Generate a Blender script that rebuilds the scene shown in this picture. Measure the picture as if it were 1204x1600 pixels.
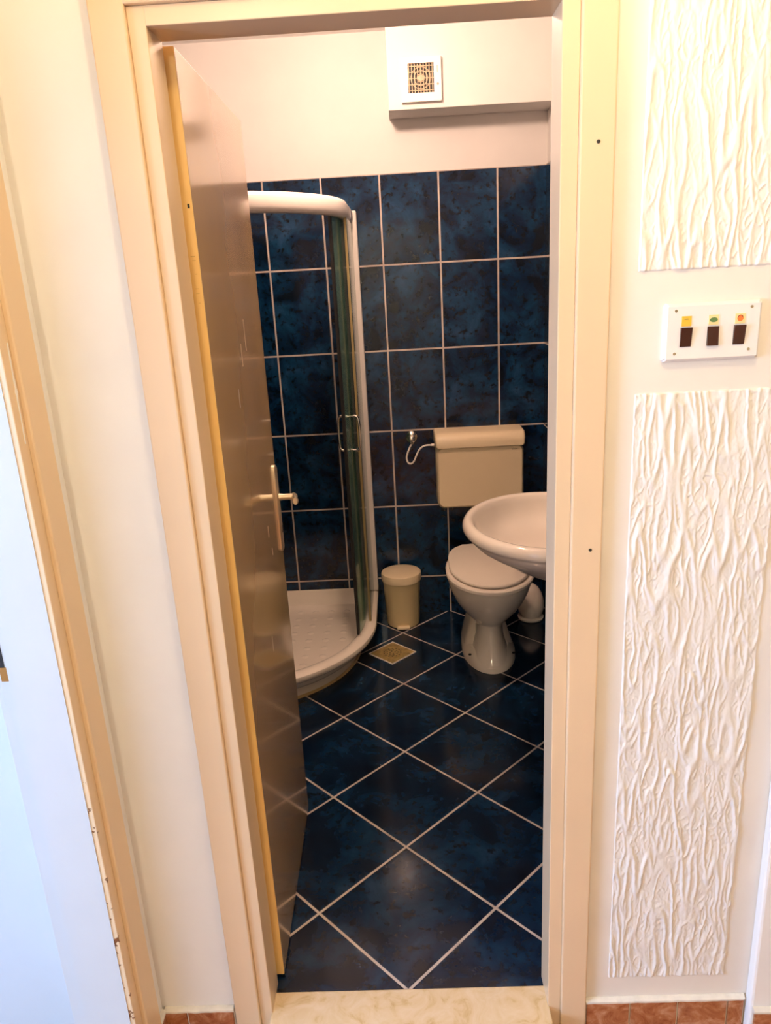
import bpy, bmesh, math, random
import numpy as np
from mathutils import Matrix, Vector, noise

PI = math.pi
for o in list(bpy.data.objects):
    bpy.data.objects.remove(o)
C = bpy.context.scene.collection
scene = bpy.context.scene

# ------------------------------------------------------------------ camera
cam_d = bpy.data.cameras.new('camera')
cam_d.sensor_fit = 'VERTICAL'; cam_d.sensor_height = 36.0; cam_d.sensor_width = 27.09
cam_d.lens = 26.29; cam_d.clip_start = 0.02
cam = bpy.data.objects.new('camera', cam_d); C.objects.link(cam)
cam.matrix_world = Matrix(((0.998487, 0.045739, 0.030518, 0.0),
                           (0.015668, 0.295337, -0.955265, -1.34907),
                           (-0.052706, 0.954298, 0.294174, 1.59537),
                           (0, 0, 0, 1)))
scene.camera = cam

# ------------------------------------------------------------------ light
world = bpy.data.worlds.new('world'); scene.world = world; world.use_nodes = True
world.node_tree.nodes['Background'].inputs[0].default_value = (0.55, 0.72, 1.0, 1)
world.node_tree.nodes['Background'].inputs[1].default_value = 0.6
scene.view_settings.view_transform = 'Standard'
scene.view_settings.look = 'None'
scene.view_settings.gamma = 1.0
scene.view_settings.use_curve_mapping = False
scene.view_settings.exposure = 0.0

HALL_LAMP = (0.28, -0.66, 2.38)
REAR_FILL = (-0.45, -2.30, 2.38)  # unseen fill added behind the camera to brighten the left hall wall
BATH_LAMP = (-0.13, 1.20, 2.44)
def point(name, loc, power, col, r):
    d = bpy.data.lights.new(name, 'POINT'); d.energy = power; d.color = col; d.shadow_soft_size = r
    o = bpy.data.objects.new(name, d); o.location = loc; C.objects.link(o); return o
point('hall_lamp_light', HALL_LAMP, 18, (1.0, 0.75, 0.43), 0.04)
point('rear_hall_fill_light', REAR_FILL, 36, (1.0, 0.84, 0.60), 0.06)
point('bathroom_lamp_light', BATH_LAMP, 45, (1.0, 0.67, 0.50), 0.05)
d = bpy.data.lights.new('window_daylight', 'AREA'); d.energy = 150; d.color = (0.42, 0.62, 1.0)
d.shape = 'RECTANGLE'; d.size = 1.25; d.size_y = 1.25
o = bpy.data.objects.new('window_daylight', d); o.location = (-3.14, -1.6, 1.45)
o.rotation_euler = (0, -PI / 2, 0); C.objects.link(o)      # at the side room window, shining +X

# ------------------------------------------------------------------ node helpers
def new_mat(name):
    m = bpy.data.materials.new(name); m.use_nodes = True
    nt = m.node_tree
    return m, nt, nt.nodes['Principled BSDF']
def N(nt, t, **k):
    n = nt.nodes.new(t)
    for a, b in k.items(): setattr(n, a, b)
    return n
def math_n(nt, op, a, b=None, c=None):
    n = N(nt, 'ShaderNodeMath', operation=op)
    for i, v in enumerate((a, b, c)):
        if v is None: continue
        if isinstance(v, (int, float)): n.inputs[i].default_value = v
        else: nt.links.new(v, n.inputs[i])
    return n.outputs[0]
def ramp(nt, fac, stops):
    r = N(nt, 'ShaderNodeValToRGB'); nt.links.new(fac, r.inputs[0])
    e = r.color_ramp.elements
    while len(e) < len(stops): e.new(0.5)
    for i, (p, c) in enumerate(stops):
        e[i].position = p; e[i].color = (*c, 1)
    return r.outputs[0]
def mix(nt, fac, a, b):
    n = N(nt, 'ShaderNodeMix', data_type='RGBA')
    if isinstance(fac, (int, float)): n.inputs[0].default_value = fac
    else: nt.links.new(fac, n.inputs[0])
    for i, v in ((6, a), (7, b)):
        if isinstance(v, tuple): n.inputs[i].default_value = (*v, 1)
        else: nt.links.new(v, n.inputs[i])
    return n.outputs[2]
def nz(nt, vec, scale, detail=3, rough=0.55, dist=0.0):
    n = N(nt, 'ShaderNodeTexNoise'); n.inputs['Scale'].default_value = scale
    n.inputs['Detail'].default_value = detail; n.inputs['Roughness'].default_value = rough
    n.inputs['Distortion'].default_value = dist
    nt.links.new(vec, n.inputs['Vector']); return n.outputs['Fac']
def wpos(nt):
    return N(nt, 'ShaderNodeNewGeometry').outputs['Position']
def bump(nt, bs, h, strength, dist):
    b = N(nt, 'ShaderNodeBump'); b.inputs['Strength'].default_value = strength
    b.inputs['Distance'].default_value = dist
    nt.links.new(h, b.inputs['Height']); nt.links.new(b.outputs[0], bs.inputs['Normal'])
def plain(name, col, rough=0.5, metal=0.0, spec=0.5, coat=0.0, var=0.04, vscale=6, bmp=0.0, bscale=60):
    m, nt, bs = new_mat(name)
    p = wpos(nt)
    f = nz(nt, p, vscale, 3)
    dk = tuple(max(0, c * (1 - var * 2)) for c in col)
    lt = tuple(min(1, c * (1 + var)) for c in col)
    nt.links.new(ramp(nt, f, [(0.3, dk), (0.7, lt)]), bs.inputs['Base Color'])
    bs.inputs['Roughness'].default_value = rough; bs.inputs['Metallic'].default_value = metal
    bs.inputs['Specular IOR Level'].default_value = spec
    bs.inputs['Coat Weight'].default_value = coat; bs.inputs['Coat Roughness'].default_value = 0.10
    if bmp: bump(nt, bs, nz(nt, p, bscale, 4), bmp, 0.002)
    return m

def tile_mat(name, kind):
    """deep blue mottled glazed tiles with pale grout; kind: back | side | floor"""
    m, nt, bs = new_mat(name)
    p = wpos(nt)
    sx = N(nt, 'ShaderNodeSeparateXYZ'); nt.links.new(p, sx.inputs[0])
    X, Y, Z = sx.outputs
    if kind == 'floor':
        a = math_n(nt, 'ADD', X, 0.0515); s = math_n(nt, 'MULTIPLY', math_n(nt, 'ADD', a, Y), 0.70710678)
        t = math_n(nt, 'MULTIPLY', math_n(nt, 'SUBTRACT', Y, a), 0.70710678)
        u = math_n(nt, 'DIVIDE', s, 0.33074); v = math_n(nt, 'DIVIDE', t, 0.33074); su = sv = 0.33074; g = 0.0034
    else:
        if kind == 'back': u = math_n(nt, 'DIVIDE', math_n(nt, 'SUBTRACT', X, 0.6907), 0.25)
        else: u = math_n(nt, 'DIVIDE', math_n(nt, 'SUBTRACT', Y, 2.1), 0.25)
        v = math_n(nt, 'DIVIDE', math_n(nt, 'SUBTRACT', Z, 2.0312), 0.3678); su, sv = 0.25, 0.3678; g = 0.0036
    du = math_n(nt, 'MULTIPLY', math_n(nt, 'PINGPONG', u, 0.5), su)
    dv = math_n(nt, 'MULTIPLY', math_n(nt, 'PINGPONG', v, 0.5), sv)
    dd = math_n(nt, 'MINIMUM', du, dv)
    mr = N(nt, 'ShaderNodeMapRange'); nt.links.new(dd, mr.inputs[0])
    mr.inputs[1].default_value = g - 0.0006; mr.inputs[2].default_value = g + 0.0006
    tilem = mr.outputs[0]
    # each tile samples its own piece of the pattern
    cu, cv = math_n(nt, 'FLOOR', u), math_n(nt, 'FLOOR', v)
    cb = N(nt, 'ShaderNodeCombineXYZ'); nt.links.new(cu, cb.inputs[0]); nt.links.new(cv, cb.inputs[1])
    wn = N(nt, 'ShaderNodeTexWhiteNoise', noise_dimensions='3D'); nt.links.new(cb.outputs[0], wn.inputs['Vector'])
    off = N(nt, 'ShaderNodeVectorMath', operation='SCALE'); nt.links.new(wn.outputs['Color'], off.inputs[0]); off.inputs['Scale'].default_value = 7.0
    vp = N(nt, 'ShaderNodeVectorMath', operation='ADD'); nt.links.new(p, vp.inputs[0]); nt.links.new(off.outputs[0], vp.inputs[1])
    vec = vp.outputs[0]
    big = nz(nt, vec, 7, 5, 0.62, 0.6)
    c1 = ramp(nt, big, [(0.34, (0.001, 0.003, 0.009)), (0.46, (0.0015, 0.013, 0.040)), (0.58, (0.004, 0.033, 0.085)), (0.72, (0.020, 0.056, 0.125))])
    sp = nz(nt, vec, 40, 4, 0.62, 0.2)
    spot = ramp(nt, sp, [(0.35, (0, 0, 0)), (0.48, (1, 1, 1))])
    c2 = mix(nt, spot, (0.0015, 0.0035, 0.009), c1)
    cl = ramp(nt, nz(nt, vec, 16, 4, 0.65, 0.8), [(0.60, (0, 0, 0)), (0.72, (1, 1, 1))])
    c3 = mix(nt, math_n(nt, 'MULTIPLY', cl, 0.40), c2, (0.018, 0.034, 0.085))
    if kind == 'floor':
        c3 = mix(nt, 0.42, c3, (0.0035, 0.0060, 0.0125))
    grout = ramp(nt, nz(nt, p, 14, 3), [(0.3, (0.42, 0.34, 0.29)), (0.7, (0.60, 0.52, 0.46))])
    nt.links.new(mix(nt, tilem, grout, c3), bs.inputs['Base Color'])
    rr = N(nt, 'ShaderNodeMapRange'); nt.links.new(tilem, rr.inputs[0])
    rr.inputs[3].default_value = 0.75; rr.inputs[4].default_value = 0.13
    nt.links.new(rr.outputs[0], bs.inputs['Roughness'])
    mb = N(nt, 'ShaderNodeMapRange'); nt.links.new(dd, mb.inputs[0])
    mb.inputs[1].default_value = g - 0.001; mb.inputs[2].default_value = g + 0.003
    hh = math_n(nt, 'ADD', mb.outputs[0], math_n(nt, 'MULTIPLY', nz(nt, vec, 5, 2), 0.35))
    bs.inputs['Specular IOR Level'].default_value = 0.38
    bump(nt, bs, hh, 0.25, 0.0015)
    return m

M = {}
M['wall'] = plain('white_wall_paint', (0.90, 0.88, 0.84), 0.75, var=0.015, bmp=0.12, bscale=45)
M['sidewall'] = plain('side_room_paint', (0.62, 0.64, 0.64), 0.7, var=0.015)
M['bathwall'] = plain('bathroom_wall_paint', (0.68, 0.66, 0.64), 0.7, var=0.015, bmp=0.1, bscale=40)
M['hallwall'] = plain('hall_wall_paint', (0.83, 0.77, 0.69), 0.6, var=0.02, bmp=0.2, bscale=30)
M['plaster'] = plain('relief_plaster', (0.84, 0.80, 0.74), 0.55, var=0.015)
M['ceiling'] = plain('ceiling_paint', (0.84, 0.82, 0.80), 0.8, var=0.01)
M['cream'] = plain('cream_gloss_paint', (0.78, 0.58, 0.37), 0.28, var=0.02, vscale=3, bmp=0.08, bscale=25)
M['cream_inner'] = plain('cream_jamb_paint', (0.66, 0.52, 0.36), 0.22, var=0.02, vscale=3)
M['leaf'] = plain('door_gloss_paint', (0.62, 0.40, 0.19), 0.25, var=0.03, vscale=3, coat=1.0)
M['edge'] = plain('door_edge_bounce_tint', (0.86, 0.56, 0.20), 0.4, var=0.03, vscale=8)  # yellow base colour stands in for warm indirect light on the edge
M['ceramic'] = plain('white_ceramic', (0.90, 0.80, 0.69), 0.10, var=0.01, coat=0.4)
M['plastic'] = plain('cream_plastic', (0.82, 0.66, 0.44), 0.30, var=0.015)
M['fanplastic'] = plain('white_fan_plastic', (0.84, 0.80, 0.76), 0.35, var=0.01)
M['binplastic'] = plain('cream_bin_plastic', (0.82, 0.64, 0.36), 0.32, var=0.02)
M['enamel'] = plain('white_enamel_profile', (0.80, 0.74, 0.68), 0.25, var=0.01)
M['chrome'] = plain('chrome', (0.75, 0.70, 0.62), 0.15, metal=1.0, var=0.02)
M['brass'] = plain('brass', (0.62, 0.40, 0.14), 0.3, metal=1.0, var=0.05)
M['aluminium'] = plain('satin_aluminium', (0.80, 0.68, 0.48), 0.3, metal=0.85, var=0.02)
M['steel'] = plain('dull_steel', (0.50, 0.42, 0.28), 0.35, metal=0.8, var=0.12, vscale=40)
M['drain'] = plain('tarnished_plate', (0.42, 0.30, 0.11), 0.4, metal=0.2, var=0.2, vscale=45)
M['olive'] = plain('olive_profile', (0.30, 0.22, 0.09), 0.4, metal=0.3, var=0.03)
M['dark'] = plain('dark_rubber', (0.012, 0.011, 0.010), 0.5, var=0.02)
M['rocker'] = plain('brown_rocker_plastic', (0.050, 0.012, 0.006), 0.15, var=0.05)
M['grey'] = plain('grey_end_cap', (0.36, 0.34, 0.35), 0.4, var=0.02)
M['caulk'] = plain('caulk', (0.82, 0.76, 0.66), 0.7, var=0.05, vscale=40, bmp=0.4, bscale=80)
M['silicone'] = plain('yellowed_silicone', (0.62, 0.42, 0.20), 0.5, var=0.08, vscale=30)
M['lightgold'] = plain('pale_grille', (0.50, 0.38, 0.25), 0.5, var=0.02)
M['red'] = plain('red_indicator', (0.75, 0.20, 0.15), 0.3)
M['yellow'] = plain('yellow_indicator', (0.90, 0.50, 0.05), 0.3)
M['creamlens'] = plain('cream_indicator', (0.80, 0.68, 0.32), 0.3)
M['green'] = plain('green_symbol', (0.12, 0.22, 0.07), 0.4)
M['orange'] = plain('orange_indicator', (0.90, 0.22, 0.05), 0.3)
M['darkred'] = plain('dark_red_symbol', (0.35, 0.06, 0.02), 0.4)

def brick_tile():
    m, nt, bs = new_mat('terracotta_glaze'); p = wpos(nt)
    f = nz(nt, p, 22, 5, 0.65, 1.2)
    nt.links.new(ramp(nt, f, [(0.3, (0.26, 0.07, 0.02)), (0.5, (0.42, 0.16, 0.065)), (0.7, (0.58, 0.31, 0.18))]), bs.inputs['Base Color'])
    bs.inputs['Roughness'].default_value = 0.22; bump(nt, bs, nz(nt, p, 25, 3), 0.25, 0.002)
    return m
M['terracotta'] = brick_tile()
def marble():
    m, nt, bs = new_mat('cream_marble'); p = wpos(nt)
    f = nz(nt, p, 16, 6, 0.6, 1.5)
    c = ramp(nt, f, [(0.30, (0.50, 0.34, 0.15)), (0.45, (0.64, 0.49, 0.29)), (0.7, (0.70, 0.57, 0.40))])
    nt.links.new(c, bs.inputs['Base Color']); bs.inputs['Roughness'].default_value = 0.2
    return m
M['marble'] = marble()
def hall_floor():
    m, nt, bs = new_mat('terracotta_floor_tiles'); p = wpos(nt)
    b = N(nt, 'ShaderNodeTexBrick'); nt.links.new(p, b.inputs['Vector']); b.offset = 0
    b.inputs['Color1'].default_value = (0.36, 0.13, 0.06, 1); b.inputs['Color2'].default_value = (0.42, 0.17, 0.08, 1)
    b.inputs['Mortar'].default_value = (0.4, 0.36, 0.3, 1); b.inputs['Scale'].default_value = 1
    b.inputs['Brick Width'].default_value = 0.3; b.inputs['Row Height'].default_value = 0.3; b.inputs['Mortar Size'].default_value = 0.006
    nt.links.new(b.outputs['Color'], bs.inputs['Base Color']); bs.inputs['Roughness'].default_value = 0.35
    return m
M['hallfloor'] = hall_floor()
def chipped():
    """cream paint whose arris is chipped down to brown wood near the opening"""
    m, nt, bs = new_mat('chipped_cream_paint'); p = wpos(nt)
    sx = N(nt, 'ShaderNodeSeparateXYZ'); nt.links.new(p, sx.inputs[0])
    near = math_n(nt, 'LESS_THAN', math_n(nt, 'ABSOLUTE', math_n(nt, 'ADD', sx.outputs[1], 0.187)), 0.004)
    low = math_n(nt, 'LESS_THAN', sx.outputs[2], 0.75)
    f = math_n(nt, 'GREATER_THAN', nz(nt, p, 26, 4, 0.7), 0.60)
    k = math_n(nt, 'MULTIPLY', math_n(nt, 'MULTIPLY', near, low), f)
    nt.links.new(mix(nt, k, (0.80, 0.60, 0.37), (0.22, 0.09, 0.03)), bs.inputs['Base Color'])
    bs.inputs['Roughness'].default_value = 0.35
    return m
M['chipped'] = chipped()
def glass():
    m, nt, bs = new_mat('green_tinted_glass')
    bs.inputs['Base Color'].default_value = (0.36, 0.60, 0.48, 1)
    bs.inputs['Transmission Weight'].default_value = 0.82
    bs.inputs['Roughness'].default_value = 0.14; bs.inputs['IOR'].default_value = 1.5
    return m
M['glass'] = glass()
M['tile_back'] = tile_mat('blue_wall_tiles_back', 'back')
M['tile_side'] = tile_mat('blue_wall_tiles_side', 'side')
M['tile_floor'] = tile_mat('blue_floor_tiles', 'floor')

# ------------------------------------------------------------------ object helpers
def wl(o):
    v = Vector((0, 0, 0))
    while o: v += Vector(o.location); o = o.parent
    return v
def obj(name, bm, mat, parent=None, smooth=False, label=None, recalc=True):
    """bm holds world coordinates; returned object sits relative to its parent"""
    if recalc: bmesh.ops.recalc_face_normals(bm, faces=bm.faces[:])
    org = wl(parent) if parent else Vector((0, 0, 0))
    if org.length: bmesh.ops.translate(bm, verts=bm.verts[:], vec=-org)
    me = bpy.data.meshes.new(name); bm.to_mesh(me); bm.free()
    me.materials.append(mat)
    o = bpy.data.objects.new(name, me); C.objects.link(o)
    if parent: o.parent = parent
    if smooth:
        for p in me.polygons: p.use_smooth = True
        try: me.set_sharp_from_angle(angle=math.radians(38))
        except Exception: pass
    if label: o['label'] = label
    return o
def struct(o, label, cat):
    o['kind'] = 'structure'; o['label'] = label; o['category'] = cat; return o
def thing(name, loc, label, cat, group=None, kind=None):
    o = bpy.data.objects.new(name, None); C.objects.link(o); o.location = loc
    o.empty_display_size = 0.05
    o['label'] = label; o['category'] = cat
    if group: o['group'] = group
    if kind: o['kind'] = kind
    return o
def B(): return bmesh.new()
def box(bm, x0, x1, y0, y1, z0, z1, bev=0.0, seg=2):
    r = bmesh.ops.create_cube(bm, size=1.0)
    vs = r['verts']
    for v in vs:
        v.co = Vector((x0 + (v.co.x + .5) * (x1 - x0), y0 + (v.co.y + .5) * (y1 - y0), z0 + (v.co.z + .5) * (z1 - z0)))
    if bev:
        es = list({e for v in vs for e in v.link_edges})
        bmesh.ops.bevel(bm, geom=es, offset=bev, segments=seg, affect='EDGES', profile=0.5)
    return bm
def loft(bm, rings, cap0=True, cap1=True, closed=True):
    R = [[bm.verts.new(p) for p in r] for r in rings]
    n = len(R[0])
    for a, b in zip(R, R[1:]):
        for i in range(n if closed else n - 1):
            j = (i + 1) % n
            try: bm.faces.new((a[i], a[j], b[j], b[i]))
            except ValueError: pass
    if cap0: bm.faces.new(R[0][::-1])
    if cap1: bm.faces.new(R[-1])
    return R
def lathe(bm, prof, c, axis='z', seg=48, cap=True):
    rings = []
    for r, h in prof:
        ring = []
        for i in range(seg):
            a = 2 * PI * i / seg
            u, v = r * math.cos(a), r * math.sin(a)
            if axis == 'z': ring.append((c[0] + u, c[1] + v, c[2] + h))
            elif axis == 'y': ring.append((c[0] + u, c[1] + h, c[2] + v))
            else: ring.append((c[0] + h, c[1] + u, c[2] + v))
        rings.append(ring)
    loft(bm, rings, cap, cap); return bm
def smooth_path(pts, n=8):
    P = [Vector(p) for p in pts]; out = []
    for i in range(len(P) - 1):
        a, b, c, d = P[max(i - 1, 0)], P[i], P[i + 1], P[min(i + 2, len(P) - 1)]
        for k in range(n):
            t = k / n
            out.append(0.5 * ((2 * b) + (c - a) * t + (2 * a - 5 * b + 4 * c - d) * t * t + (3 * b - a - 3 * c + d) * t ** 3))
    out.append(P[-1]); return out
def sweep(bm, pts, sec, up=Vector((0, 0, 1)), cap=True):
    """sweep a section [(side, up)] along a path"""
    P = [Vector(p) for p in pts]; rings = []
    for i, p in enumerate(P):
        t = (P[min(i + 1, len(P) - 1)] - P[max(i - 1, 0)]).normalized()
        s = t.cross(up)
        if s.length < 1e-3: s = t.cross(Vector((0, 1, 0)))
        s.normalize(); u = s.cross(t).normalized()
        rings.append([p + s * a + u * b for a, b in sec])
    loft(bm, rings, cap, cap); return bm
def tube(bm, pts, r, seg=12, up=Vector((0, 0, 1))):
    return sweep(bm, pts, [(r * math.cos(2 * PI * i / seg), r * math.sin(2 * PI * i / seg)) for i in range(seg)], up)

# ------------------------------------------------------------------ key sizes
XL, XR, ZT = -0.364, 0.265, 1.985         # bathroom doorway opening
YW, YB = -0.045, 0.030                    # hall face and bathroom face of the wall
HF = -0.07                                # hall floor height
HC = 2.52                                 # hall ceiling
BC = 2.56                                 # bathroom ceiling
LX = -0.62                                # hall left wall face
SY0, SY1 = -1.05, -0.187                  # side doorway

# ------------------------------------------------------------------ structure
struct(obj('floor', box(B(), -1.07, 0.65, 0.0, 2.1, -0.08, 0.0), M['tile_floor']), 'dark blue diagonal floor tiles of the bathroom', 'floor')
struct(obj('floor', box(B(), -3.3, 1.9, -3.2, 0.0, HF - 0.05, HF), M['hallfloor']), 'terracotta hall floor just below the frame', 'floor')
struct(obj('ceiling', box(B(), -1.12, 0.70, YB, 2.15, BC, BC + 0.04), M['ceiling']), 'white ceiling of the bathroom', 'ceiling')
struct(obj('ceiling', box(B(), -3.3, 1.9, -3.2, YW, HC, HC + 0.04), M['ceiling']), 'ceiling of the hall', 'ceiling')
w = struct(obj('wall_back', box(B(), -1.12, 0.70, 2.1, 2.16, -0.02, BC), M['bathwall']), 'white painted upper back wall of the bathroom', 'wall')
TILE_TOP = 2.0312
obj('wall_tiles', box(B(), -1.068, 0.648, 2.098, 2.101, 0.0, TILE_TOP), M['tile_back'], w, label='dark blue wall tiles with pale grout')
w = struct(obj('wall_right', box(B(), 0.65, 0.70, YB, 2.1, -0.02, BC), M['bathwall']), 'right wall of the bathroom behind the washbasin', 'wall')
obj('wall_tiles', box(B(), 0.643, 0.651, YB + .01, 2.092, 0.0, TILE_TOP), M['tile_side'], w)
w = struct(obj('wall_left', box(B(), -1.12, -1.07, YB, 2.1, -0.02, BC), M['bathwall']), 'left wall of the bathroom behind the shower', 'wall')
obj('wall_tiles', box(B(), -1.071, -1.063, YB + .01, 2.092, 0.0, TILE_TOP), M['tile_side'], w)

# wall with the bathroom doorway (seen from the hall)
bm = B()
box(bm, -0.745, XL - 0.02, YW, YB, HF, HC); box(bm, XL - 0.02, XR + 0.02, YW, YB, ZT + 0.02, HC)
struct(obj('wall_front_left', bm, M['wall']), 'white hall wall left of the bathroom doorway', 'wall')
struct(obj('wall_front_right', box(B(), XR + 0.02, 1.9, YW, YB, HF, HC), M['hallwall']), 'pale cream hall wall right of the bathroom doorway, behind the relief panels', 'wall')
bm = B(); box(bm, -1.12, XL - 0.02, YB, YB + 0.004, 0, BC); box(bm, XR + 0.02, 0.65, YB, YB + 0.004, 0, BC); box(bm, XL - 0.02, XR + 0.02, YB, YB + 0.004, ZT + 0.02, BC)
struct(obj('wall_inner', bm, M['bathwall']), 'inner face of the bathroom doorway wall', 'wall')
# wall of the side room beyond the left opening
struct(obj('wall_side_room', box(B(), -3.3, -0.745, -0.006, YB, HF - .05, HC), M['sidewall']), 'daylit white wall of the room beyond the left opening', 'wall')
# left hall wall with its doorway
bm = B()
box(bm, -0.745, LX, SY1 + 0.02, YW, HF, HC); box(bm, -0.745, LX, -3.2, SY0 - 0.02, HF, HC); box(bm, -0.745, LX, SY0 - 0.02, SY1 + 0.02, ZT + 0.02, HC)
struct(obj('wall_hall_left', bm, M['wall']), 'left hall wall between the two doorways', 'wall')
struct(obj('wall_hall_right', box(B(), 1.85, 1.9, -3.2, YW, HF, HC), M['wall']), 'right wall of the hall', 'wall')
struct(obj('wall_hall_rear', box(B(), -3.3, 1.9, -3.25, -3.2, HF, HC), M['wall']), 'hall wall behind the viewer', 'wall')
bm = B(); Y0, Y1 = -2.25, -0.95; Z0, Z1 = 0.8, 2.1
box(bm, -3.25, -3.2, -3.2, Y0, HF, HC); box(bm, -3.25, -3.2, Y1, 0.0, HF, HC); box(bm, -3.25, -3.2, Y0, Y1, HF, Z0); box(bm, -3.25, -3.2, Y0, Y1, Z1, HC)
struct(obj('wall_window_side', bm, M['wall']), 'window wall of the side room', 'wall')
bm = B()
for a in (Y0, (Y0 + Y1) / 2 - .025, Y1 - .05): box(bm, -3.25, -3.20, a, a + .05, Z0, Z1)
for a in (Z0, Z1 - .05): box(bm, -3.249, -3.201, Y0, Y1, a, a + .05)
struct(obj('window_1', bm, M['enamel']), 'window frame of the side room', 'window')
# pier on the right
struct(obj('wall_pier', box(B(), 0.708, 1.9, -0.074, YW, HF, HC, 0.006), M['wall']), 'shallow projecting pier right of the textured panels', 'wall')
# ceiling duct box
struct(obj('wall_bulkhead', box(B(), -0.005, 0.65, 1.93, 2.1, 2.236, BC, 0.002), M['bathwall']), 'white boxed bulkhead under the bathroom ceiling', 'wall')

# marble threshold
struct(obj('trim_1', box(B(), XL - .004, XR + .004, -0.10, 0.002, HF + .001, 0.004, 0.003), M['marble']), 'cream marble threshold of the bathroom doorway', 'threshold')

# ---- door frames
def frame(name, axis, a0, a1, zt, wallface, depth0, lip_w, arch_w, sgn, label, mats, stop=False):
    """axis 'x': opening runs along x in the front wall, 'y': along y in the left hall wall.
    wallface: coordinate of the wall surface, sgn: direction the casing projects"""
    t = thing(name, (0, 0, 0), label, 'door frame', kind='structure')
    def bx(bm, p0, p1, q0, q1, z0, z1, bev=0.0):
        q0, q1 = min(q0, q1), max(q0, q1)
        if axis == 'x': box(bm, p0, p1, q0, q1, z0, z1, bev)
        else: box(bm, q0, q1, p0, p1, z0, z1, bev)
    f_lip, f_arch = wallface + sgn * 0.006, wallface + sgn * 0.015
    # jamb: two posts and a head lining the opening, with the lip flush
    bm = B()
    bx(bm, a0 - lip_w, a0, depth0, f_lip, HF, zt + lip_w, 0.0015)
    bx(bm, a1, a1 + lip_w, depth0, f_lip, HF, zt + lip_w, 0.0015)
    bx(bm, a0 - 0.001, a1 + 0.001, depth0, f_lip, zt, zt + lip_w, 0.0015)
    obj('jamb', bm, mats[0], t)
    bm = B()
    o0, o1 = a0 - lip_w - arch_w, a1 + lip_w + arch_w
    bx(bm, o0, a0 - lip_w, wallface, f_arch, HF, zt + lip_w + arch_w, 0.003)
    bx(bm, a1 + lip_w, o1, wallface, f_arch, HF, zt + lip_w + arch_w, 0.003)
    bx(bm, a0 - lip_w - .002, a1 + lip_w + .002, wallface, f_arch, zt + lip_w, zt + lip_w + arch_w, 0.003)
    ar = obj('architrave', bm, mats[1], t)
    return t, ar
t1, ar1 = frame('trim_2', 'x', XL, XR, ZT, YW, YB, 0.028, 0.056, -1, 'cream painted door frame around the bathroom doorway', (M['cream'], M['cream']))
for z, x in ((1.786, 0.322), (1.108, 0.328)):
    obj('screw_hole', lathe(B(), [(0.0001, 0), (0.0030, 0.0), (0.0030, -0.0010), (0.0001, -0.0010)], (x, YW - 0.0146, z), 'y', 16), M['dark'], t1, label='dark screw hole')
t2, ar2 = frame('trim_3', 'y', SY0, SY1, ZT, LX, -0.716, 0.030, 0.066, 1, 'chipped orange cream frame of the left side doorway', (M['chipped'], M['chipped']))
# white paint reveal of side doorway: lining over the jamb, then the rebate
bm = B(); box(bm, -0.716, LX - .004, SY1 - 0.0015, SY1 + 0.002, HF, ZT); box(bm, -0.716, LX - .004, SY0 - 0.002, SY0 + 0.0015, HF, ZT)
obj('reveal', bm, M['sidewall'], t2, label='white painted reveal')
bm = B(); box(bm, -0.746, -0.716, SY1 + 0.006, SY1 + 0.03, HF, ZT + .02, .001); box(bm, -0.746, -0.716, SY0 - 0.03, SY0 - 0.006, HF, ZT + .02, .001)
obj('rebate', bm, M['sidewall'], t2, label='white painted door rebate')
sp = obj('strike_plate', box(B(), -0.736, -0.717, SY1 + .0045, SY1 + .0065, 0.90, 1.085, .0006), M['sidewall'], t2, label='painted strike plate')
obj('latch_hole', box(B(), -0.735, -0.722, SY1 + .0035, SY1 + .0055, 0.975, 1.03), M['dark'], sp)
obj('brass_lip', box(B(), -0.732, -0.718, SY1 + .0030, SY1 + .0055, 0.955, 0.982), M['brass'], sp)
obj('latch_hole', box(B(), -0.733, -0.722, SY1 + .0035, SY1 + .0055, 1.05, 1.075), M['dark'], sp)
# peeled strip of white paint on the side frame
random.seed(4)
bm = B(); top, bot = 1.535, 1.375; rings = []
for i in range(26):
    z = top + (bot - top) * i / 25; wd = 0.0012 + 0.0045 * abs(noise.noise((0, 0, z * 60))) * (1 if i < 14 else .4)
    cy = -0.1640 - 0.004 * i / 25 + .0012 * noise.noise((3, 0, z * 40))
    rings.append([(LX + .0055, cy - wd, z), (LX + .0068, cy - wd, z), (LX + .0068, cy + wd, z), (LX + .0055, cy + wd, z)])
loft(bm, rings)
obj('peeled_paint', bm, M['wall'], t2, label='flaked patch of white paint')

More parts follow.
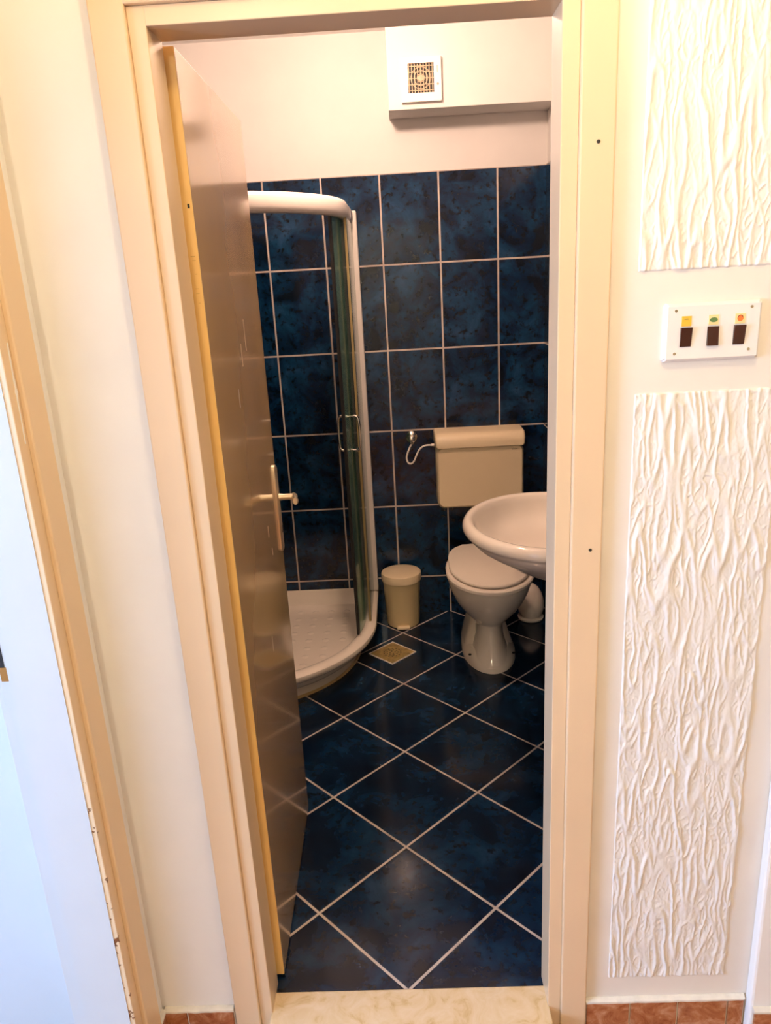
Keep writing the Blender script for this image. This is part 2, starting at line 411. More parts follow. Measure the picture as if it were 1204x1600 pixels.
# ---- baseboards of terracotta tiles in the hall
def baseboard(name, segs, axis, face, sgn, label, ztop=0.016):
    t = thing(name, (0, 0, 0), label, 'skirting', kind='structure')
    bm = B(); lo = min(s[0] for s in segs); hi = max(s[1] for s in segs)
    q = sorted((face, face + sgn * 0.006))
    (box(bm, lo, hi, q[0], q[1], HF, ztop - .002) if axis == 'x' else box(bm, q[0], q[1], lo, hi, HF, ztop - .002))
    obj('grout', bm, M['caulk'], t)
    bm = B(); q = sorted((face, face + sgn * 0.011))
    for a, b in segs:
        if axis == 'x': box(bm, a + .002, b - .002, q[0], q[1], HF, ztop - .002, .0018)
        else: box(bm, q[0], q[1], a + .002, b - .002, HF, ztop - .002, .0018)
    obj('tiles', bm, M['terracotta'], t, label='glossy brown terracotta tiles')
    bm = B(); n = 40; pts = []
    for i in range(n + 1):
        s = lo + (hi - lo) * i / n; wob = .0022 * noise.noise((s * 40, 2, 5))
        pts.append((s, face + sgn * 0.005, ztop + .001 + wob) if axis == 'x' else (face + sgn * 0.005, s, ztop + .001 + wob))
    sweep(bm, pts, [(-.007, -.004), (.007, -.004), (.007, .001), (.002, .004), (-.004, .005), (-.007, .003)])
    obj('caulk_bead', bm, M['caulk'], t, True)
    return t
baseboard('baseboard_right', [(0.350, 0.449), (0.449, 0.556), (0.556, 0.667), (0.667, 0.704)], 'x', YW, -1, 'brown tile skirting under the textured panels')
baseboard('baseboard_pier', [(0.712, 0.82), (0.82, 0.93), (0.93, 1.04), (1.04, 1.85)], 'x', -0.074, -1, 'brown tile skirting at the foot of the pier', 0.010)
baseboard('baseboard_left', [(-0.612, -0.560), (-0.560, -0.452)], 'x', YW, -1, 'brown tile skirting left of the bathroom door frame', 0.020)
baseboard('baseboard_hall_left', [(-0.086, -0.052)], 'y', LX, 1, 'short piece of brown skirting in the left hall corner', 0.020)

# ------------------------------------------------------------------ bathroom door
door = thing('door_1', (-0.350, 0.045, 0), 'cream gloss painted bathroom door standing open into the room', 'door', kind='structure')
TH = math.radians(1.0)       # a touch beyond ninety degrees
def dr(s, n, z):             # s along the leaf from the hinge, n out of its right face
    return (-0.350 - s * math.sin(TH) + n * math.cos(TH), 0.045 + s * math.cos(TH) + n * math.sin(TH), z)
def dbox(bm, s0, s1, n0, n1, z0, z1, bev=0.0, seg=2):
    k = len(bm.verts)
    box(bm, n0, n1, s0, s1, z0, z1, bev, seg); bm.verts.ensure_lookup_table()
    for v in bm.verts[k:]: v.co = Vector(dr(v.co.y, v.co.x, v.co.z))
    return bm
obj('door_leaf', dbox(B(), 0.0012, 0.603, -0.040, 0.0, 0.010, 1.983, 0.0012), M['leaf'], door, label='glossy tan door leaf')
obj('door_edge', dbox(B(), 0.0, 0.0012, -0.0395, -0.0005, 0.010, 1.983), M['edge'], door, label='hinge edge with warm indirect light coloured in as yellow')
hs = obj('hinge_mark', dbox(B(), -0.0006, 0.001, -0.009, -0.005, 1.735, 1.742), M['dark'], door)
def capsule_plate(s, z0, z1, w, n0, n1):
    bm = B(); rings = []
    prof = [(n0, 1.0), (n0 + (n1 - n0) * .6, 1.0), (n1, .72)]
    for n, k in prof:
        ring = []
        for i in range(24):
            a = 2 * PI * i / 24; r = w * k
            zc = (z1 - w) if math.sin(a) >= 0 else (z0 + w)
            ring.append(dr(s + r * math.cos(a), n, zc + r * math.sin(a)))
        rings.append(ring)
    loft(bm, rings); return bm
bm = B(); random.seed(3)
for s_, z_, l_ in ((0.30, 1.43, .05), (0.36, 1.46, .07), (0.40, 0.99, .03), (0.43, 0.93, .02), (0.30, 0.72, .04), (0.22, 1.35, .04)):
    dbox(bm, s_, s_ + .0016, 0.0, 0.0003, z_, z_ + l_)
obj('scratches', bm, M['enamel'], door, label='pale scratches on the leaf')
bm = B()
for k, z_ in enumerate((1.655, 1.648, 1.625, 1.600, 1.592, 1.575)):
    dbox(bm, -0.0005, 0.0, -0.014 + .002 * (k % 3), -0.006, z_, z_ + .0012)
obj('scuffs', bm, M['brass'], door, label='brown scuffs on the yellow edge')
pl = obj('handle_plate', capsule_plate(0.574, 0.890, 1.137, 0.0165, 0.0, 0.008), M['aluminium'], door, True, label='long narrow metal handle plate')
obj('keyhole', dbox(B(), 0.571, 0.577, 0.007, 0.0088, 0.945, 0.965), M['dark'], pl)
bm = B()
P = [dr(0.574, n, 1.046) for n in (0.006, 0.02, 0.034, 0.046)]
rings = []
for p, r in zip(P, (0.0105, 0.0085, 0.0085, 0.0085)):
    rings.append([(p[0], p[1] + r * math.cos(a), p[2] + r * math.sin(a)) for a in [2 * PI * i / 20 for i in range(20)]])
loft(bm, rings)
lv = obj('lever', bm, M['aluminium'], door, True)
bm = B(); rings = []
for s, n, z, ru, rz in ((0.590, 0.046, 1.046, .006, .007), (0.575, 0.050, 1.046, .0085, .0095), (0.55, 0.054, 1.048, .0075, .0095), (0.52, 0.058, 1.052, .008, .011), (0.495, 0.062, 1.056, .0085, .0115), (0.486, 0.063, 1.057, .006, .009)):
    rings.append([dr(s, n + ru * math.cos(a), z + rz * math.sin(a)) for a in [2 * PI * i / 20 for i in range(20)]])
loft(bm, rings)
obj('grip', bm, M['aluminium'], lv, True)

# ------------------------------------------------------------------ shower tray
TC, TR = (-0.72, 1.73), 0.555
def tray_outline(R, inset=0.0, n=28):
    """front edge: from the back wall along the right side, round the arc, to the left wall"""
    y1, x0 = 2.0975 - inset, -1.062 + inset
    pts = [(TC[0] + R, y1), (TC[0] + R, (y1 + TC[1]) / 2)]
    for i in range(n + 1):
        a = -PI / 2 * i / n
        pts.append((TC[0] + R * math.cos(a), TC[1] + R * math.sin(a)))
    pts += [((x0 + TC[0]) / 2, TC[1] - R), (x0, TC[1] - R), (x0, y1)]
    return pts
tray = thing('shower_tray', (-0.7, 1.75, 0), 'white quadrant shower tray with a dimpled floor in the back left corner', 'shower tray')
bm = B()
prof = [(0.470, 0.0, 0.004), (0.472, 0.0, 0.045), (0.500, 0.0, 0.060), (0.520, 0.0, 0.078), (0.530, 0.0, 0.102), (0.541, 0.0, 0.104), (0.551, 0.0, 0.112),
        (0.556, 0.0, 0.124), (0.553, 0.0, 0.136), (0.542, 0.0, 0.144), (0.525, 0.004, 0.147), (0.505, 0.006, 0.144), (0.492, 0.010, 0.134), (0.478, 0.030, 0.095), (0.462, 0.045, 0.080)]
rings = [[(x, y, z) for x, y in tray_outline(R, ins)] for R, ins, z in prof]
loft(bm, rings, True, True)
obj('basin', bm, M['ceramic'], tray, True)
bm = B()
sweep(bm, [(x, y, 0.004) for x, y in tray_outline(0.473)[:-1]], [(-.006, -.004), (.006, -.004), (.004, .003), (-.006, .010)])
obj('silicone_joint', bm, M['silicone'], tray, True, label='yellowed silicone joint on the floor')
bm = B()
for i in range(9):
    for j in range(8):
        x, y = -0.92 + i * 0.075, 1.97 - j * 0.075
        if math.hypot(max(0, x - TC[0]), min(0, y - TC[1])) > 0.42: continue
        lathe(bm, [(0.017, 0.0), (0.013, 0.0022), (0.006, 0.0032)], (x, y, 0.0798), 'z', 12)
o = obj('studs', bm, M['ceramic'], tray, True); o['kind'] = 'stuff'

# ------------------------------------------------------------------ shower enclosure
enc = thing('shower_enclosure', (-0.7, 1.75, 0.147), 'curved sliding shower enclosure of green tinted glass with white rail', 'shower enclosure')
def arc_path(R, y_start, a0=0.0, a1=-90.0, n=26, x_end=None):
    pts = []
    if y_start is not None:
        for k in range(6): pts.append((TC[0] + R, y_start + (TC[1] - y_start) * k / 6))
    for i in range(n + 1):
        a = math.radians(a0 + (a1 - a0) * i / n); pts.append((TC[0] + R * math.cos(a), TC[1] + R * math.sin(a)))
    if x_end is not None:
        for k in range(1, 7): pts.append((TC[0] + (x_end - TC[0]) * k / 6, TC[1] - R))
    return pts
rs = []
for i in range(20):
    a = 2 * PI * i / 20; ca, sa = math.cos(a), math.sin(a)
    rs.append((0.021 * math.copysign(abs(ca) ** .8, ca), 0.034 * math.copysign(abs(sa) ** .8, sa)))
rail = obj('top_rail', sweep(B(), [(x, y, 1.866) for x, y in arc_path(0.520, 2.06, x_end=-1.06)], rs), M['enamel'], enc, True)
obj('end_cap', sweep(B(), [(TC[0] + .520, y, 1.866) for y in (1.90, 2.065)], [(a * 1.04, b * 1.04) for a, b in rs]), M['grey'], rail, True, label='grey end cap')
obj('wall_post', box(B(), -0.196, -0.164, 2.050, 2.0975, 0.147, 1.890, 0.006), M['enamel'], enc, label='white post against the back wall')
obj('wall_post', box(B(), -1.0627, -1.030, 1.195, 1.225, 0.147, 1.890, 0.006), M['enamel'], enc)
GZ0, GZ1 = 0.150, 1.845
def glass_panel(R, y0, a0, a1, x_end=None, th=0.0025):
    bm = B(); pts = arc_path(R, y0, a0, a1, 14, x_end)
    return sweep(bm, [(x, y, (GZ0 + GZ1) / 2) for x, y in pts], [(-th, -(GZ1 - GZ0) / 2), (th, -(GZ1 - GZ0) / 2), (th, (GZ1 - GZ0) / 2), (-th, (GZ1 - GZ0) / 2)])
fx = obj('fixed_pane', glass_panel(0.532, 2.05, 0, -3), M['glass'], enc)
obj('pane_profile', sweep(B(), [(-0.190, y, (GZ0 + GZ1) / 2) for y in (1.700, 1.716)], [(-.006, -(GZ1 - GZ0) / 2), (.003, -(GZ1 - GZ0) / 2), (.003, (GZ1 - GZ0) / 2), (-.006, (GZ1 - GZ0) / 2)]), M['olive'], fx)
obj('fixed_pane', glass_panel(0.532, None, -86, -90, -1.03), M['glass'], enc)
dp = obj('sliding_door', glass_panel(0.506, 2.00, 0, -17), M['glass'], enc, label='sliding curved glass door, pushed open')
def seal(R, ang, side):
    a = math.radians(ang); x, y = TC[0] + R * math.cos(a), TC[1] + R * math.sin(a)
    tx, ty = math.sin(a) * side, -math.cos(a) * side
    return sweep(B(), [(x, y, (GZ0 + GZ1) / 2), (x + tx * .014, y + ty * .014, (GZ0 + GZ1) / 2)], [(-.005, -(GZ1 - GZ0) / 2), (.005, -(GZ1 - GZ0) / 2), (.005, (GZ1 - GZ0) / 2), (-.005, (GZ1 - GZ0) / 2)])
obj('magnetic_seal', seal(0.506, -17, 1), M['dark'], dp, label='black magnetic seal')
a = math.radians(-11.5)
def rad(r, aa, z): return (TC[0] + r * math.cos(aa), TC[1] + r * math.sin(aa), z)
for r0, r1, sg in ((0.509, 0.545, 1), (0.503, 0.468, -1)):
    h = smooth_path([rad(r0, a, 1.085), rad(r1 - sg * .006, a, 1.087), rad(r1 + sg * .004, a, 1.06), rad(r1 + sg * .004, a, 0.975), rad(r1 - sg * .006, a, 0.949), rad(r0, a, 0.950)], 6)
    obj('door_handle', tube(B(), h, 0.0055, 12, Vector((0.2, 1, 0.1))), M['chrome'], dp, True, label='small chrome bow handle')
dp2 = obj('sliding_door', glass_panel(0.506, None, -74, -90, -1.0), M['glass'], enc)
obj('magnetic_seal', seal(0.506, -74, -1), M['dark'], dp2)

# ------------------------------------------------------------------ toilet
TX = 0.328
toilet = thing('toilet', (TX, 1.7, 0), 'white ceramic pedestal toilet with closed lid below the wall cistern', 'toilet')
def egg(z, yf, yb, hw, cyk=0.48, n=48, pf=1.0, pb=0.75, cx=TX):
    cy = yf + (yb - yf) * cyk; pts = []
    for i in range(n):
        t = 2 * PI * i / n; c, s = math.cos(t), math.sin(t)
        p = pf if s < 0 else pb
        x = cx + hw * math.copysign(abs(c) ** (p if s >= 0 else 1.0), c)
        y = cy + (cy - yf) * s if s < 0 else cy + (yb - cy) * abs(s) ** p
        pts.append((x, y, z))
    return pts
bm = B()
rings = [egg(0.168, 1.53, 1.86, .070), egg(0.185, 1.515, 1.87, .078), egg(0.215, 1.475, 1.89, .100), egg(0.25, 1.435, 1.90, .125), egg(0.295, 1.395, 1.90, .150), egg(0.34, 1.367, 1.90, .167), egg(0.375, 1.352, 1.90, .175),
         egg(0.395, 1.348, 1.90, .177), egg(0.402, 1.356, 1.895, .170)]
loft(bm, rings)
obj('bowl', bm, M['ceramic'], toilet, True)
bm = B()
# base foot
loft(bm, [egg(0.0, 1.452, 1.93, .116, .45), egg(0.022, 1.455, 1.93, .115, .45), egg(0.036, 1.470, 1.93, .106, .45), egg(0.060, 1.490, 1.93, .088, .45)])
# front column
loft(bm, [egg(0.03, 1.462, 1.75, .088, .5), egg(0.06, 1.482, 1.75, .074, .5), egg(0.11, 1.500, 1.75, .060, .5), egg(0.16, 1.512, 1.75, .057, .5), egg(0.20, 1.505, 1.75, .063, .5), egg(0.24, 1.47, 1.75, .09, .5)])
# rear body forming the side wings
loft(bm, [egg(0.015, 1.56, 1.95, .112, .3, pb=.6), egg(0.06, 1.575, 1.95, .101, .3, pb=.6), egg(0.12, 1.60, 1.95, .082, .3, pb=.6), egg(0.20, 1.62, 1.95, .066, .3, pb=.6), egg(0.30, 1.62, 1.95, .06, .3, pb=.6)])
obj('pedestal', bm, M['ceramic'], toilet, True)
for sx in (-1, 1):
    obj('fixing_hole', lathe(B(), [(0.0001, 0), (0.0065, 0.0), (0.0065, 0.003), (0.0001, 0.003)], (TX + sx * .093, 1.533, 0.052), 'z', 16), M['dark'], toilet, label='dark fixing hole in the foot')
def slab(bm, z0, z1, yf, yb, hw, e=0.006, dome=0.0, pb=.75):
    rr = [egg(z0, yf + e, yb - e, hw - e, pb=pb), egg(z0 + e * .5, yf, yb, hw, pb=pb), egg(z1 - e * .7, yf, yb, hw, pb=pb), egg(z1 - e * .1, yf + e * .6, yb - e * .6, hw - e * .6, pb=pb)]
    if dome:
        for k in (.85, .6, .3, .08):
            cyy = yf + (yb - yf) * .48
            rr.append([(TX + (x - TX) * k, cyy + (y - cyy) * k, z1 + dome * (1 - k * k)) for x, y, z in egg(0, yf + e, yb - e, hw - e, pb=pb)])
    return loft(bm, rr)
bm = B(); slab(bm, 0.403, 0.423, 1.337, 1.83, .182, .008); obj('seat', bm, M['ceramic'], toilet, True)
bm = B(); slab(bm, 0.426, 0.440, 1.358, 1.86, .168, .006, dome=.006, pb=.62); obj('lid', bm, M['ceramic'], toilet, True)
for sx in (-1, 1):
    obj('hinge', lathe(B(), [(0.009, -.02), (0.011, -.018), (0.011, .018), (0.009, .02)], (TX + sx * .075, 1.862, 0.424), 'x', 16), M['ceramic'], toilet, True)

# ------------------------------------------------------------------ cistern
cis = thing('cistern', (0.336, 2.02, 0.57), 'cream plastic cistern mounted on the tiles above the toilet', 'cistern')
def rrect(y, x0, x1, z0, z1, r, n=6, rt=None):
    pts = []
    for cx, cz, a0, rr in ((x1 - r, z1 - (rt or r), 0, rt or r), (x0 + r, z1 - (rt or r), 90, rt or r), (x0 + r, z0 + r, 180, r), (x1 - r, z0 + r, 270, r)):
        for i in range(n + 1):
            a = math.radians(a0 + 90 * i / n); pts.append((cx + r * math.cos(a), y, cz + rr * math.sin(a)))
    return pts
bm = B()
loft(bm, [rrect(2.0975, 0.138, 0.532, 0.585, 0.868, .03), rrect(1.975, 0.138, 0.532, 0.580, 0.868, .03), rrect(1.958, 0.141, 0.529, 0.584, 0.866, .028), rrect(1.950, 0.148, 0.522, 0.592, 0.862, .022)])
obj('tank', bm, M['plastic'], cis, True)
bm = B()
loft(bm, [rrect(2.0975, 0.133, 0.538, 0.868, 0.930, .010), rrect(1.985, 0.133, 0.538, 0.866, 0.930, .012), rrect(1.960, 0.134, 0.537, 0.864, 0.924, .012), rrect(1.947, 0.136, 0.535, 0.864, 0.910, .012), rrect(1.940, 0.141, 0.530, 0.867, 0.895, .010)])
obj('tank_lid', bm, M['plastic'], cis, True)
bm = B()
for k in range(4): box(bm, 0.478 + k * .006, 0.4825 + k * .006, 1.9485, 1.9502, 0.846, 0.8505)
obj('maker_mark', bm, M['steel'], cis, label='tiny grey embossed marking')
bm = B(); tube(bm, smooth_path([(0.335, 2.04, 0.582), (0.335, 2.04, 0.50), (0.335, 2.035, 0.44), (0.335, 2.00, 0.41), (0.335, 1.985, 0.40)], 6), 0.022, 16)
obj('flush_pipe', bm, M['plastic'], cis, True)

# ------------------------------------------------------------------ valve with hose
val = thing('angle_valve', (0.031, 2.0975, 0.895), 'small chrome angle valve with thin hose left of the cistern', 'valve')
bm = B(); lathe(bm, [(0.027, 0.0), (0.026, -0.006), (0.016, -0.012), (0.012, -0.016)], (0.031, 2.0975, 0.897), 'y', 24)
obj('rosette', bm, M['chrome'], val, True)
bm = B(); lathe(bm, [(0.011, 0.0), (0.011, -0.035)], (0.031, 2.080, 0.897), 'y', 20); lathe(bm, [(0.009, 0), (0.009, -0.026)], (0.031, 2.054, 0.897), 'z', 16)
obj('valve_body', bm, M['chrome'], val, True)
bm = B(); lathe(bm, [(0.012, 0.0), (0.018, -0.003), (0.018, -0.014), (0.012, -0.018)], (0.031, 2.045, 0.897), 'y', 10)
obj('knob', bm, M['chrome'], val, True)
hp = [(0.031, 2.054, 0.874), (0.018, 2.045, 0.852), (0.004, 2.04, 0.815), (0.008, 2.04, 0.789), (0.022, 2.04, 0.781), (0.038, 2.04, 0.793), (0.052, 2.04, 0.825), (0.070, 2.04, 0.852), (0.097, 2.04, 0.864), (0.137, 2.04, 0.862)]
obj('hose', tube(B(), smooth_path(hp, 6), 0.0042, 10, Vector((0, 1, 0.01))), M['enamel'], val, True, label='thin pale supply hose')
bm = B(); lathe(bm, [(0.010, 0), (0.010, 0.018)], (0.118, 2.04, 0.863), 'x', 6); obj('hose_nut', bm, M['chrome'], val)

# ------------------------------------------------------------------ pedal bin
pb = thing('pedal_bin', (-0.048, 1.985, 0), 'small round cream pedal bin between shower and toilet', 'bin')
bc = (-0.048, 1.985, 0)
obj('body', lathe(B(), [(0.070, 0.0), (0.077, 0.006), (0.079, 0.02), (0.088, 0.222), (0.091, 0.228)], bc), M['binplastic'], pb, True)
obj('lid', lathe(B(), [(0.091, 0.228), (0.0945, 0.232), (0.0955, 0.262), (0.093, 0.268), (0.080, 0.2725), (0.040, 0.2745), (0.002, 0.275)], bc), M['plastic'], pb, True)
obj('pedal', box(B(), -0.079, -0.017, 1.888, 1.925, 0.006, 0.020, .005), M['plastic'], pb)

# ------------------------------------------------------------------ toilet brush pot
tb = thing('toilet_brush_pot', (0.562, 1.965, 0), 'round white pot half hidden behind the toilet bowl on the right', 'pot')
tc = (0.568, 1.975, 0)
obj('saucer', lathe(B(), [(0.052, 0.0), (0.060, 0.004), (0.062, 0.014), (0.054, 0.018)], tc), M['ceramic'], tb, True)
obj('pot', lathe(B(), [(0.046, 0.018), (0.058, 0.035), (0.064, 0.065), (0.062, 0.100), (0.052, 0.135), (0.034, 0.165), (0.014, 0.180), (0.002, 0.182)], tc), M['ceramic'], tb, True)

# ------------------------------------------------------------------ floor drain
fd = thing('floor_drain', (-0.10, 1.675, 0), 'square brass coloured floor drain set diagonally beside the shower tray', 'drain')
def rot45(bm, c):
    bmesh.ops.rotate(bm, verts=bm.verts[:], cent=c, matrix=Matrix.Rotation(PI / 4, 3, 'Z')); return bm
bm = B(); dc = (-0.100, 1.675, 0.0)
h1, h2 = 0.076, 0.071
for a in ((-h1, h1, -h1, -h2), (-h1, h1, h2, h1), (-h1, -h2, -h2, h2), (h2, h1, -h2, h2)):
    box(bm, dc[0] + a[0], dc[0] + a[1], dc[1] + a[2], dc[1] + a[3], 0.0, 0.003)
obj('rim', rot45(bm, dc), M['enamel'], fd)
bm = B(); box(bm, dc[0] - h2, dc[0] + h2, dc[1] - h2, dc[1] + h2, 0.0, 0.002)
gp = obj('plate', rot45(bm, dc), M['drain'], fd, label='tarnished brass plate')
bm = B()
lathe(bm, [(0.047, 0.0), (0.047, 0.0010), (0.045, 0.0014), (0.0005, 0.0014)], (dc[0], dc[1], 0.002), 'z', 32)
obj('grate', bm, M['drain'], gp)
bm = B()
for rr, n in ((0.038, 14), (0.025, 9), (0.012, 4)):
    for k in range(n):
        a = 2 * PI * k / n + rr * 30
        lathe(bm, [(0.0034, 0.0), (0.0034, 0.0006)], (dc[0] + rr * math.cos(a), dc[1] + rr * math.sin(a), 0.0032), 'z', 10)
obj('holes', bm, M['dark'], gp)

# ------------------------------------------------------------------ washbasin
wb = thing('washbasin', (0.45, 0.965, 0.70), 'white oval ceramic washbasin hung on the right bathroom wall', 'washbasin')
def oval(k, z, dx=0.0, n=72, cx=.45, cy=.965, a=.275, b=.32, kb=None):
    pts = []
    for i in range(n):
        t = 2 * PI * i / n; c, s = math.cos(t), math.sin(t)
        if c > 0:
            x = cx + dx + .34 * k * c; y = cy + b * k * math.copysign(abs(s) ** .7, s)
        else:
            x = cx + dx + a * k * c; y = cy + b * k * s
        pts.append((min(x, 0.6425), y, z))
    return pts
bm = B()
loft(bm, [oval(.12, .655, .05), oval(.30, .660, .05), oval(.46, .672, .04), oval(.58, .694, .03), oval(.66, .716, .02), oval(.78, .742, .01), oval(.88, .768), oval(.945, .790), oval(.958, .798),
          oval(.990, .803), oval(1.005, .812), oval(1.0, .824), oval(.975, .835), oval(.94, .840), oval(.905, .839), oval(.875, .832), oval(.855, .815), oval(.82, .785), oval(.74, .755), oval(.58, .732), oval(.38, .720), oval(.16, .714), oval(.08, .713)])
obj('bowl', bm, M['ceramic'], wb, True)
obj('waste', lathe(B(), [(0.022, 0.0), (0.020, 0.003), (0.002, 0.002)], (0.45, .965, 0.7135), 'z', 24), M['chrome'], wb, True)
bm = B(); lathe(bm, [(0.024, 0.0), (0.022, 0.01), (0.020, 0.07), (0.022, 0.09)], (0.60, .965, .83), 'z', 24)
tube(bm, smooth_path([(0.60, .965, .87), (0.56, .965, .90), (0.50, .965, .905), (0.475, .965, .895), (0.472, .965, .88)], 6), 0.010, 12, Vector((0, 1, 0)))
obj('tap', bm, M['chrome'], wb, True)

# ------------------------------------------------------------------ exhaust fan
fan = thing('exhaust_fan', (0.125, 1.93, 2.335), 'small square white exhaust fan on the boxed bulkhead', 'fan')
bm = B()
fy = 1.93
for a in ((.049, .203, 2.391, 2.412), (.049, .203, 2.258, 2.288), (.049, .075, 2.288, 2.391), (.175, .203, 2.288, 2.391)):
    box(bm, a[0], a[1], fy - .020, fy, a[2], a[3], 0.0)
box(bm, .046, .206, fy - .008, fy, 2.255, 2.415, .003)
obj('housing', bm, M['fanplastic'], fan)
obj('grille_recess', box(B(), .075, .175, fy - .0095, fy - .0075, 2.288, 2.391), M['dark'], fan)
bm = B()
gx, gz = .125, 2.340
for i in range(9): box(bm, .0775 + i * .0113, .0805 + i * .0113, fy - .018, fy - .012, 2.288, 2.391)
for i in range(5): box(bm, .075, .175, fy - .0175, fy - .0125, 2.296 + i * .021, 2.2985 + i * .021)
for r in (.014, .026, .038):
    tube(bm, [(gx + r * math.cos(2 * PI * k / 32), fy - .016, gz + r * math.sin(2 * PI * k / 32)) for k in range(33)], .0016, 6, Vector((0, 1, 0)))
lathe(bm, [(0.012, 0.0), (0.011, -0.004), (0.001, -0.005)], (gx, fy - .014, gz), 'y', 20)
obj('grille', bm, M['lightgold'], fan)
obj('indicator_light', lathe(B(), [(0.0042, 0.0), (0.0035, -0.002), (0.001, -0.0025)], (.190, fy - .020, 2.316), 'y', 14), M['red'], fan, label='small red indicator')
obj('maker_mark', box(B(), .188, .191, fy - .0206, fy - .0195, 2.355, 2.380), M['grey'], fan, label='faint vertical marking')

# ------------------------------------------------------------------ light switch
sw = thing('light_switch', (0.52, YW, 1.487), 'white wall plate with three brown rocker switches between the textured panels', 'light switch')
bm = B()
def fr(y, e): return [(0.441 + e, y, 1.439 + e), (0.602 - e, y, 1.439 + e), (0.602 - e, y, 1.535 - e), (0.441 + e, y, 1.535 - e)]
loft(bm, [fr(YW, 0), fr(YW - .005, 0), fr(YW - .011, .004), fr(YW - .012, .005)])
bmesh.ops.bevel(bm, geom=[e for e in bm.edges if abs((e.verts[0].co - e.verts[1].co).y) > .001], offset=.003, segments=3, affect='EDGES')
obj('plate', bm, M['enamel'] if False else M['fanplastic'], sw)
fyw = YW - .012
for x, z in ((0.459, 1.523), (0.583, 1.524), (0.460, 1.453), (0.583, 1.455)):
    obj('screw', lathe(B(), [(0.0024, 0.0005), (0.0024, -0.0007), (0.001, -0.0007)], (x, fyw, z), 'y', 14), M['steel'], sw, label='tiny dark screw')
for k, (x, tilt) in enumerate(((0.477, 0), (0.5215, 1), (0.565, 0))):
    bm = B(); w_ = .0092
    z0, z1 = 1.464, 1.4955
    d0, d1 = (.0015, .006) if not tilt else (.0045, .003)
    P = [(x - w_, fyw + .001, z0), (x + w_, fyw + .001, z0), (x + w_, fyw - d0, z0), (x - w_, fyw - d0, z0)]
    Q = [(x - w_, fyw + .001, z1), (x + w_, fyw + .001, z1), (x + w_, fyw - d1, z1), (x - w_, fyw - d1, z1)]
    loft(bm, [P, Q]); obj('rocker', bm, M['rocker'], sw)
    ind = obj('indicator', box(B(), x - .008, x + .008, fyw - .0012, fyw + .0005, 1.4975, 1.514), (M['yellow'], M['creamlens'], M['creamlens'])[k], sw,
              label=('yellow indicator window', 'cream indicator window with green symbol', 'cream indicator window with orange symbol')[k])
    bm = B()
    if k == 0:
        box(bm, x - .004, x + .003, fyw - .0017, fyw - .0011, 1.5085, 1.5100)
        obj('symbol', bm, M['green'], ind)
    if k == 1:
        rings = [[(x + .0065 * math.cos(a), y, 1.506 + .0038 * math.sin(a)) for a in [2 * PI * i / 24 for i in range(24)]] for y in (fyw - .0011, fyw - .0018)]
        loft(bm, rings); obj('symbol', bm, M['green'], ind)
    if k == 2:
        lathe(bm, [(0.0050, -.0011), (0.0050, -.0018)], (x, fyw, 1.5065), 'y', 20); sy = obj('symbol', bm, M['orange'], ind)
        bm = B(); tube(bm, [(x + .0035 * math.cos(a), fyw - .0019, 1.5085 + .0028 * math.sin(a)) for a in [PI * i / 10 for i in range(11)]], .0007, 6, Vector((0, 1, 0)))
        for v in bm.verts: pass
        obj('symbol', bm, M['darkred'], ind)

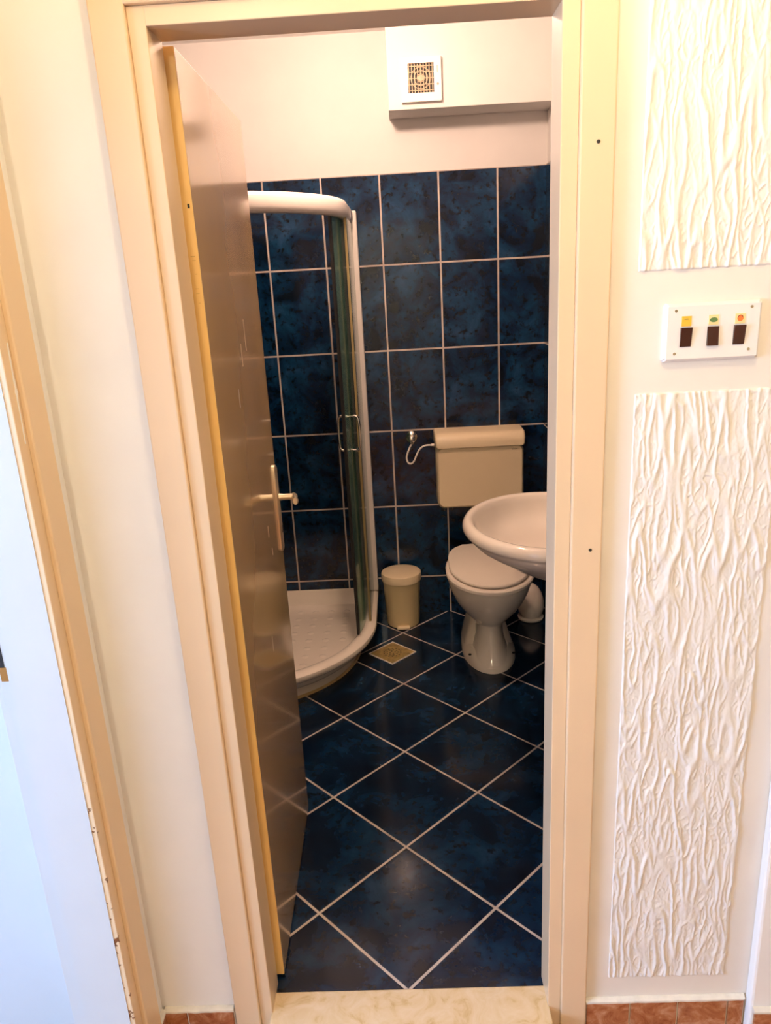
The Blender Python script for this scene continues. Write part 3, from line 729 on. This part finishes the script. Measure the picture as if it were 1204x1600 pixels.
# ------------------------------------------------------------------ relief plaster panels
rng = np.random.RandomState(11)
def perlin(x, y, seed):
    r = np.random.RandomState(seed); G = r.rand(256, 256) * 2 * np.pi
    xi, yi = np.floor(x).astype(int), np.floor(y).astype(int); xf, yf = x - xi, y - yi
    def g(i, j, dx, dy):
        a = G[(xi + i) % 256, (yi + j) % 256]; return np.cos(a) * dx + np.sin(a) * dy
    u = xf ** 3 * (xf * (xf * 6 - 15) + 10); v = yf ** 3 * (yf * (yf * 6 - 15) + 10)
    a = g(0, 0, xf, yf); b = g(1, 0, xf - 1, yf); c = g(0, 1, xf, yf - 1); d_ = g(1, 1, xf - 1, yf - 1)
    return (a * (1 - u) + b * u) * (1 - v) + (c * (1 - u) + d_ * u) * v
def relief_panel(x0, x1, z0, z1, seed, name, label):
    nx, nz_ = int((x1 - x0) / 0.0014), int((z1 - z0) / 0.0020)
    X, Z = np.meshgrid(np.linspace(x0, x1, nx), np.linspace(z0, z1, nz_))
    wx = X + 0.006 * perlin(X * 18, Z * 14, seed) + 0.0022 * perlin(X * 60, Z * 62, seed + 1)
    h = np.zeros_like(X)
    for sx, sz, wdt, amp, s in ((34, 5.5, .095, 1.0, 2), (52, 11, .10, .65, 3), (75, 38, .07, .34, 4)):
        n = perlin(wx * sx + 13.7 * s, Z * sz, seed + s)
        m_ = 0.45 + 0.9 * np.clip(0.5 + perlin(X * 16, Z * 7, seed + 20 + s) * 1.4, 0, 1)
        h = np.maximum(h, amp * m_ * np.exp(-(n / wdt) ** 2))
    fine = perlin(X * 190, Z * 120, seed + 7) * .5 + perlin(X * 330, Z * 260, seed + 8) * .35
    h = 0.0015 + 0.0036 * h + 0.0012 * fine * (0.5 + np.clip(.5 + perlin(X * 14, Z * 6, seed + 9) * 2, 0, 1))
    ex = np.minimum(X - x0, x1 - X); ez = np.minimum(Z - z0, z1 - Z)
    h += 0.0008 * np.exp(-(ex / .002) ** 2)
    edge = (np.minimum(ex, ez) < 1e-6)
    h = np.where(edge, -0.0005, h)
    # ragged outline
    jx = 0.0012 * perlin(Z * 70, Z * 0 + seed, seed + 12); jz = 0.0014 * perlin(X * 80, X * 0 + seed, seed + 13)
    Xj = X + jx * np.exp(-ex / .004); Zj = Z + jz * np.exp(-ez / .004)
    verts = np.stack([Xj, YW - h, Zj], -1).reshape(-1, 3)
    idx = np.arange(nx * nz_).reshape(nz_, nx)
    F = np.stack([idx[:-1, :-1], idx[:-1, 1:], idx[1:, 1:], idx[1:, :-1]], -1).reshape(-1, 4)
    me = bpy.data.meshes.new(name); me.vertices.add(len(verts)); me.vertices.foreach_set('co', verts.ravel())
    me.loops.add(F.size); me.loops.foreach_set('vertex_index', F.ravel())
    me.polygons.add(len(F)); me.polygons.foreach_set('loop_start', np.arange(0, F.size, 4)); me.polygons.foreach_set('loop_total', np.full(len(F), 4))
    me.update(); me.validate()
    me.polygons.foreach_set('use_smooth', np.ones(len(F), bool)); me.materials.append(M['plaster'])
    o = bpy.data.objects.new(name, me); C.objects.link(o)
    o['label'] = label; o['category'] = 'wall panel'; return o
relief_panel(0.400, 0.655, 0.078, 1.387, 5, 'plaster_panel', 'tall white relief plaster panel below the light switch')
relief_panel(0.397, 0.655, 1.588, 2.32, 61, 'plaster_panel', 'white relief plaster panel above the light switch')

# ------------------------------------------------------------------ lamps (their bodies; the bulbs' light is set at the top; the rear one is an added fill)
for loc, zc, lab in ((HALL_LAMP, HC, 'bare bulb lamp holder on the hall ceiling'), (REAR_FILL, HC, 'unseen lamp holder added for the rear fill light in the hall'), (BATH_LAMP, BC, 'ceiling lamp holder in the bathroom')):
    t = thing('ceiling_lamp', (loc[0], loc[1], zc), lab, 'lamp')
    obj('base', lathe(B(), [(0.05, 0), (0.05, -.012), (0.03, -.03), (0.018, -.034)], (loc[0], loc[1], zc)), M['fanplastic'], t, True)
